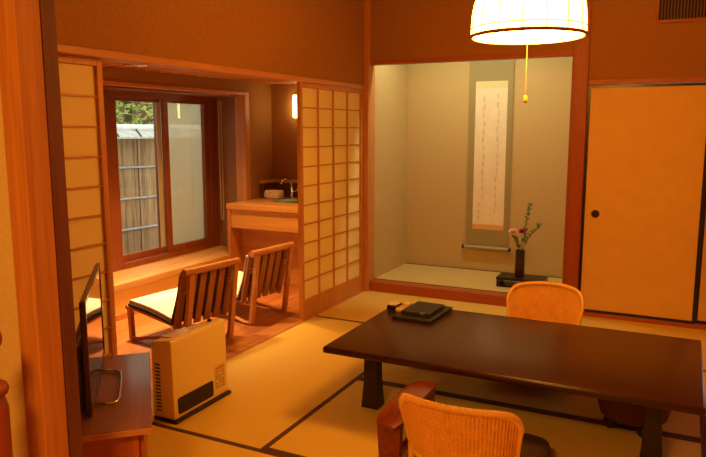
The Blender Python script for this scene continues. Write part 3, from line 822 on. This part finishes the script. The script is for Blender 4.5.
# television: the screen plane faces the room, parallel to the cabinet's long edge
tn = Vector((.672, -3.697)); tf = Vector((.20, -3.19))
tvd = (tf - tn); TL = tvd.length; tvd.normalize()
tvc = (tn + tf) / 2; trz = math.atan2(tvd.y, tvd.x)      # local x from near to far end; room side is local -y
tv = thing('television', 'thin black television seen edge-on on the corner cabinet', 'television', (tvc.x, tvc.y, CH + .0005), trz)
hl = TL / 2
bez = MB().box(-hl, hl, -.003, .012, .006, .03, .002).box(-hl, hl, -.003, .012, .407, .425, .002).box(-hl, -hl + .018, -.003, .012, .03, .407).box(hl - .018, hl, -.003, .012, .03, .407)
obj('bezel', bez, plain('tv_bezel', (.09, .035, .02), .25), tv)
obj('screen', MB().box(-hl + .018, hl - .018, .0, .008, .03, .407), SCREEN, tv)['label'] = 'glossy dark screen'
obj('rear_shell', MB().box(-hl + .002, hl - .002, .0122, .018, .01, .42, .002).box(-hl + .01, hl * .8, .018, .045, .02, .26, .012).box(-hl * .6, hl * .6, .045, .07, .03, .24, .012), TVB, tv)
iv = Matrix.LocRotScale(Vector((tvc.x, tvc.y, 0)), Matrix.Rotation(trz, 3, 'Z'), None).inverted()
st = [iv @ Vector((x, y, .009)) for x, y in ((.281, -3.345), (.40, -3.325), (.445, -3.335), (.50, -3.385), (.635, -3.53), (.652, -3.56), (.645, -3.585), (.575, -3.62))]
sm = []
for i in range(len(st) - 1):
    for q in range(4): sm.append(st[i].lerp(st[i + 1], q / 4))
sm.append(st[-1])
lo = MB().tube(sm, .006, 8)
obj('wire_stand', lo, CHROME, tv, smooth=60)['label'] = 'chrome wire loop stand'

# turned stand at the left edge of the picture
rb = (.921, -4.235, -.045)
r = thing('turned_stand', 'dark red turned wooden stand with a round finial at the left edge', 'stand', rb)
obj('post', MB().lathe([(.046, .02), (.044, .20), (.046, .76), (.040, .785), (.030, .80), (.030, .90), (.022, .912)], (0, 0, 0), 24), REDPOST, r, smooth=50)
obj('ring', MB().lathe([(.030, .79), (.046, .80), (.050, .812), (.046, .824), (.030, .834)], (0, 0, 0), 24), REDPOST, r, smooth=50)
obj('finial', MB().ball((0, 0, .945), .043, 1, 1, .95, 18), REDPOST, r, smooth=60)
obj('base', MB().lathe([(.15, 0), (.15, .012), (.08, .022), (.046, .03)], (0, 0, 0), 28), REDPOST, r, smooth=40)

# ------------------------------------------------------------------ alcove: scroll, stand, vase, flowers
sy = .888
sb = (.85, sy, 2.34)
s = thing('hanging_scroll', 'long hanging calligraphy scroll on the alcove back wall', 'scroll', sb)
W = dict(world=sb)
X0, X1, Zb, Zt = .640, 1.045, .315, 2.25
silk = obj('mount', MB().box(X0, X1, sy - .006, sy - .003, Zb, Zt), SILK, s, **W); silk['label'] = 'greenish patterned silk mounting'
pp = obj('paper', MB().box(.700, .997, sy - .0075, sy - .0055, .485, 1.862), SCROLLP, s, **W); pp['label'] = 'pale paper with brush writing'
obj('upper_band', MB().box(.700, .997, sy - .0085, sy - .0075, 1.80, 1.862), SCROLLT, pp, **W)
obj('lower_band', MB().box(.700, .997, sy - .0085, sy - .0075, .485, .535), SCROLLB, pp, **W)
ink = MB(); rnd = random.Random(4)
def column(x, z0, z1, n, w):
    for i in range(n):
        zc = z0 + (z1 - z0) * i / (n - 1); pts = []
        k = rnd.randint(3, 6); px = x + rnd.uniform(-.008, .008)
        for q in range(k * 3):
            pts.append((px + w * math.sin(q * rnd.uniform(.8, 1.5)) * rnd.uniform(.4, 1), sy - .0082, zc - (z0 - z1) / n * .38 * (q / (k * 3) - .5) * 2))
        ink.tube(pts, [rnd.uniform(.0008, .0024) for _ in pts], 4)
column(.785, 1.70, .80, 13, .012)
column(.915, 1.72, .66, 15, .012)
column(.757, .72, .60, 3, .009)
obj('brush_writing', ink, INK, pp, **W)
rl = obj('roller', MB().tube([(X0 - .01, sy - .02, .312), (X1 + .01, sy - .02, .312)], .016, 14), ROLLER, s, smooth=60, **W)
for x0, x1 in ((X0 - .03, X0 - .01), (X1 + .01, X1 + .03)):
    obj('roller_knob', MB().tube([(x0, sy - .02, .312), (x1, sy - .02, .312)], .019, 14), BLACK, rl, smooth=60, **W)
obj('top_rod', MB().tube([(X0, sy - .01, Zt), (X1, sy - .01, Zt)], .008, 10), DARKX, s, **W)
obj('cord', MB().tube([(X0 + .12, sy - .01, Zt), (.85, sy - .01, Zt + .09), (X1 - .12, sy - .01, Zt)], .003, 6), CORD, s, **W)

lb_ = (1.29, .395, .0895)
l = thing('display_stand', 'low black lacquer display stand under the vase in the alcove', 'stand', lb_)
obj('top', MB().box(-.20, .20, -.105, .105, .060, .085, .004), BLACK, l)
obj('leg', MB().box(-.196, -.178, -.10, .10, 0, .060), BLACK, l)
obj('leg', MB().box(.178, .196, -.10, .10, 0, .060), BLACK, l)
obj('shelf', MB().box(-.178, .178, -.095, .095, .0, .012), BLACK, l)
vz = .1748
vb = (1.262, .415, vz)
tag(obj('flower_vase', MB().lathe([(.036, 0), (.040, .004), (.0405, .10), (.039, .20), (.0405, .226), (.036, .226), (.034, .20), (.034, .03)], (0, 0, 0), 28), VASE, loc=vb, smooth=50), 'dark brown cylindrical vase on the black stand in the alcove', 'vase')
def leaf(mb, p, d, ln, w):
    d = Vector(d).normalized(); sd = d.cross(Vector((random.uniform(-.5, .5), -1, random.uniform(0, .6)))).normalized(); up = sd.cross(d)
    pts = [p, p + d * ln * .35 + sd * w + up * .004, p + d * ln * .4 + up * .008, p + d * ln * .35 - sd * w + up * .004, p + d * ln]
    mb._new(pts, [(0, 1, 2), (0, 2, 3), (1, 4, 2), (2, 4, 3)])
def spray(name, cat, label, stems, heads, leaves):
    o = thing(name, label, cat, (vb[0], vb[1], vz + .03), 0)
    sm = MB()
    for st in stems: sm.tube(st, [.0025] * (len(st) - 1) + [.001], 6)
    obj('stem', sm, STEMG, o, smooth=60)
    lm = MB()
    for p, d, ln, w in leaves: leaf(lm, Vector(p), d, ln, w)
    if leaves: obj('leaves', lm, LEAFG, o)
    for c, r, m_, kind in heads:
        fm = MB()
        for ring, (n, rr, el) in enumerate(((11, .9, -.35), (11, 1.0, .15), (9, .9, .6), (7, .7, 1.0))):
            for k in range(n):
                a = 2 * PI * k / n + ring * .3
                d = Vector((math.cos(a) * math.cos(el), math.sin(a) * math.cos(el), math.sin(el))); t_ = Vector((-math.sin(a), math.cos(a), 0)); u_ = d.cross(t_)
                c0 = Vector(c)
                fm._new([c0, c0 + d * r * rr * .6 + t_ * r * .28, c0 + d * r * rr - u_ * r * .12, c0 + d * r * rr * .6 - t_ * r * .28, c0 + d * r * rr * .6 - u_ * r * .15],
                        [(0, 1, 4), (0, 4, 3), (1, 2, 4), (4, 2, 3)])
        obj('petals', fm, m_, o)
rnd = random.Random(3)
spray('pink_flower', 'flower', 'pale peach pink flower leaning left in the dark vase', [[(-.008, 0, 0), (-.012, -.005, .2), (-.03, -.01, .29), (-.055, -.015, .35)]], [((-.062, -.02, .352), .050, PEACH, 0)], [])
spray('magenta_flower', 'flower', 'magenta flower beside the peach one in the dark vase', [[(.004, .004, 0), (.006, .0, .2), (.01, -.004, .30), (.012, -.008, .355)]], [((.013, -.01, .362), .042, MAGENTA, 0)], [])
stems = [[(.012, 0, 0), (.016, .01, .2), (.028, .012, .36), (.045, .015, .50), (.066, .015, .585)],
         [(.012, -.006, 0), (.022, -.008, .2), (.065, -.01, .31), (.115, -.012, .375), (.165, -.012, .43)],
         [(-.004, .006, 0), (-.012, .006, .2), (-.035, .01, .27), (-.055, .01, .31)]]
lv = []
for st in stems:
    for i in range(34):
        u = .36 + .64 * i / 33
        f_ = u * (len(st) - 1); k = min(int(f_), len(st) - 2); p = Vector(st[k]).lerp(Vector(st[k + 1]), f_ - k)
        dr = (Vector(st[k + 1]) - Vector(st[k])).normalized()
        sd = Vector((rnd.choice((-1, 1)) * rnd.uniform(.4, 1.2), rnd.uniform(-.6, .6), rnd.uniform(-.1, .6)))
        lv.append((p, dr * .5 + sd, rnd.uniform(.02, .042), rnd.uniform(.004, .009)))
spray('leafy_branch', 'branch', 'tall thin green leafy branches rising from the dark vase', stems, [], lv)

# ------------------------------------------------------------------ pendant lamp
lc = (1.775, -2.0, 1.848)
p = thing('pendant_lamp', 'large lit white dome pendant lamp hanging above the table', 'lamp', lc)
R0 = .264
prof = []
for k in range(17):
    a = k / 16; prof.append((R0 * (1.0 - .02 * a) * math.sqrt(max(0, 1 - (a * .93) ** 2.6)) + .0, .02 + .36 * a))
mb = MB(); rings = []
for r_, z in prof: rings.append([Vector((r_ * math.cos(2 * PI * q / 64), r_ * math.sin(2 * PI * q / 64), z)) for q in range(64)])
mb.loft(rings, cap=False)
sh = obj('shade', mb, SHADE, p, smooth=80); sh['label'] = 'glowing white paper dome'
sd = sh.modifiers.new('thickness', 'SOLIDIFY'); sd.thickness = .003
obj('diffuser', MB().lathe([(R0 - .012, .006), (R0 - .012, .009)], (0, 0, 0), 64), SHADE, p, smooth=40)
def circ(r_, z, rad, n=64): return MB().tube([(r_ * math.cos(2 * PI * q / n), r_ * math.sin(2 * PI * q / n), z) for q in range(n)], rad, 8, closed=True)
obj('rim_hoop', circ(R0 + .001, .012, .0085), RIBM, p, smooth=60)
obj('upper_hoop', circ(R0 + .001, .048, .0028), RIBM, p, smooth=60)
for q in range(16):
    a = 2 * PI * q / 16 + .12
    obj('rib', MB().tube([((r_ + .002) * math.cos(a), (r_ + .002) * math.sin(a), z) for r_, z in prof], .0022, 6), RIBM, p, smooth=60)
obj('cap', MB().lathe([(.075, .376), (.07, .395), (.03, .41), (.012, .43)], (0, 0, 0), 24), RIBM, p, smooth=50)
obj('hanging_cord', MB().tube([(0, 0, .42), (0, 0, CZ - lc[2])], .005, 8), RIBM, p)
pc = obj('pull_cord', MB().tube([(0, -.0, .006), (0, -.0, -.265)], .0016, 6), PULLM, p)
obj('pull_knob', MB().lathe([(.004, -.262), (.009, -.268), (.011, -.285), (.009, -.294), (.003, -.297)], (0, 0, 0), 14), PULLK, pc, smooth=60)

# ventilation grille high on the back wall
vv = (2.55, 0, 2.155)
v = thing('vent_grille', 'dark slatted ventilation grille high on the back wall', 'vent', vv)
obj('frame', MB().box(2.232, 2.25, -.022, -.0005, 2.155, 2.42, .002).box(2.86, 2.878, -.022, -.0005, 2.155, 2.42, .002).box(2.25, 2.86, -.022, -.0005, 2.155, 2.178, .002).box(2.25, 2.86, -.022, -.0005, 2.40, 2.42, .002), VENTW, v, world=vv)
obj('backing', MB().box(2.25, 2.86, -.004, -.001, 2.178, 2.40), VENTB, v, world=vv)
for q in range(30):
    x = 2.262 + q * .0202
    obj('slat', MB().box(x, x + .008, -.018, -.006, 2.178, 2.40), VENTS, v, world=vv)

# ------------------------------------------------------------------ light
def area(name, loc, rot, sx, sy_, power, col, spread=180):
    d = bpy.data.lights.new(name, 'AREA'); d.shape = 'RECTANGLE'; d.size = sx; d.size_y = sy_; d.energy = power; d.color = col
    d.spread = math.radians(spread)
    o = bpy.data.objects.new(name, d); COL.objects.link(o); o.location = loc; o.rotation_euler = rot
    return o
area('alcove_tube_light', (.85, .20, 2.36), (math.radians(8), 0, 0), 1.3, .08, 13.5, (1.0, .97, .58))
area('veranda_downlight', (-.98, -1.744, 1.884), (0, 0, 0), .3, .08, 26, (1.0, .63, .29), 84)
area('veranda_downlight', (-.75, -.832, 1.884), (0, 0, 0), .3, .08, 15, (1.0, .48, .10), 112)
area('anteroom_ceiling_light', (1.7, -5.7, 2.5), (0, 0, 0), .5, .5, 80, (1.0, .42, .06))
w = bpy.data.worlds.new('World'); S.world = w; w.use_nodes = True
nt = w.node_tree; bg = nt.nodes['Background']
bg.inputs['Color'].default_value = (1.0, 1.0, .97, 1); bg.inputs['Strength'].default_value = 2.0

# ------------------------------------------------------------------ camera
cd = bpy.data.cameras.new('camera'); cam = bpy.data.objects.new('camera', cd); COL.objects.link(cam)
cd.sensor_fit = 'HORIZONTAL'; cd.sensor_width = 36; cd.lens = 36 * 667.744 / 706
cd.clip_start = .05
cam.location = (2.4795, -5.2781, 1.4274)
cam.rotation_euler = (PI / 2 - .1478, 0, .4599)
S.camera = cam
S.view_settings.view_transform = 'Standard'; S.view_settings.look = 'None'
S.view_settings.exposure = 0.0; S.view_settings.gamma = 1.0
S.view_settings.use_curve_mapping = False
S.cycles.max_bounces = 8; S.cycles.transparent_max_bounces = 12
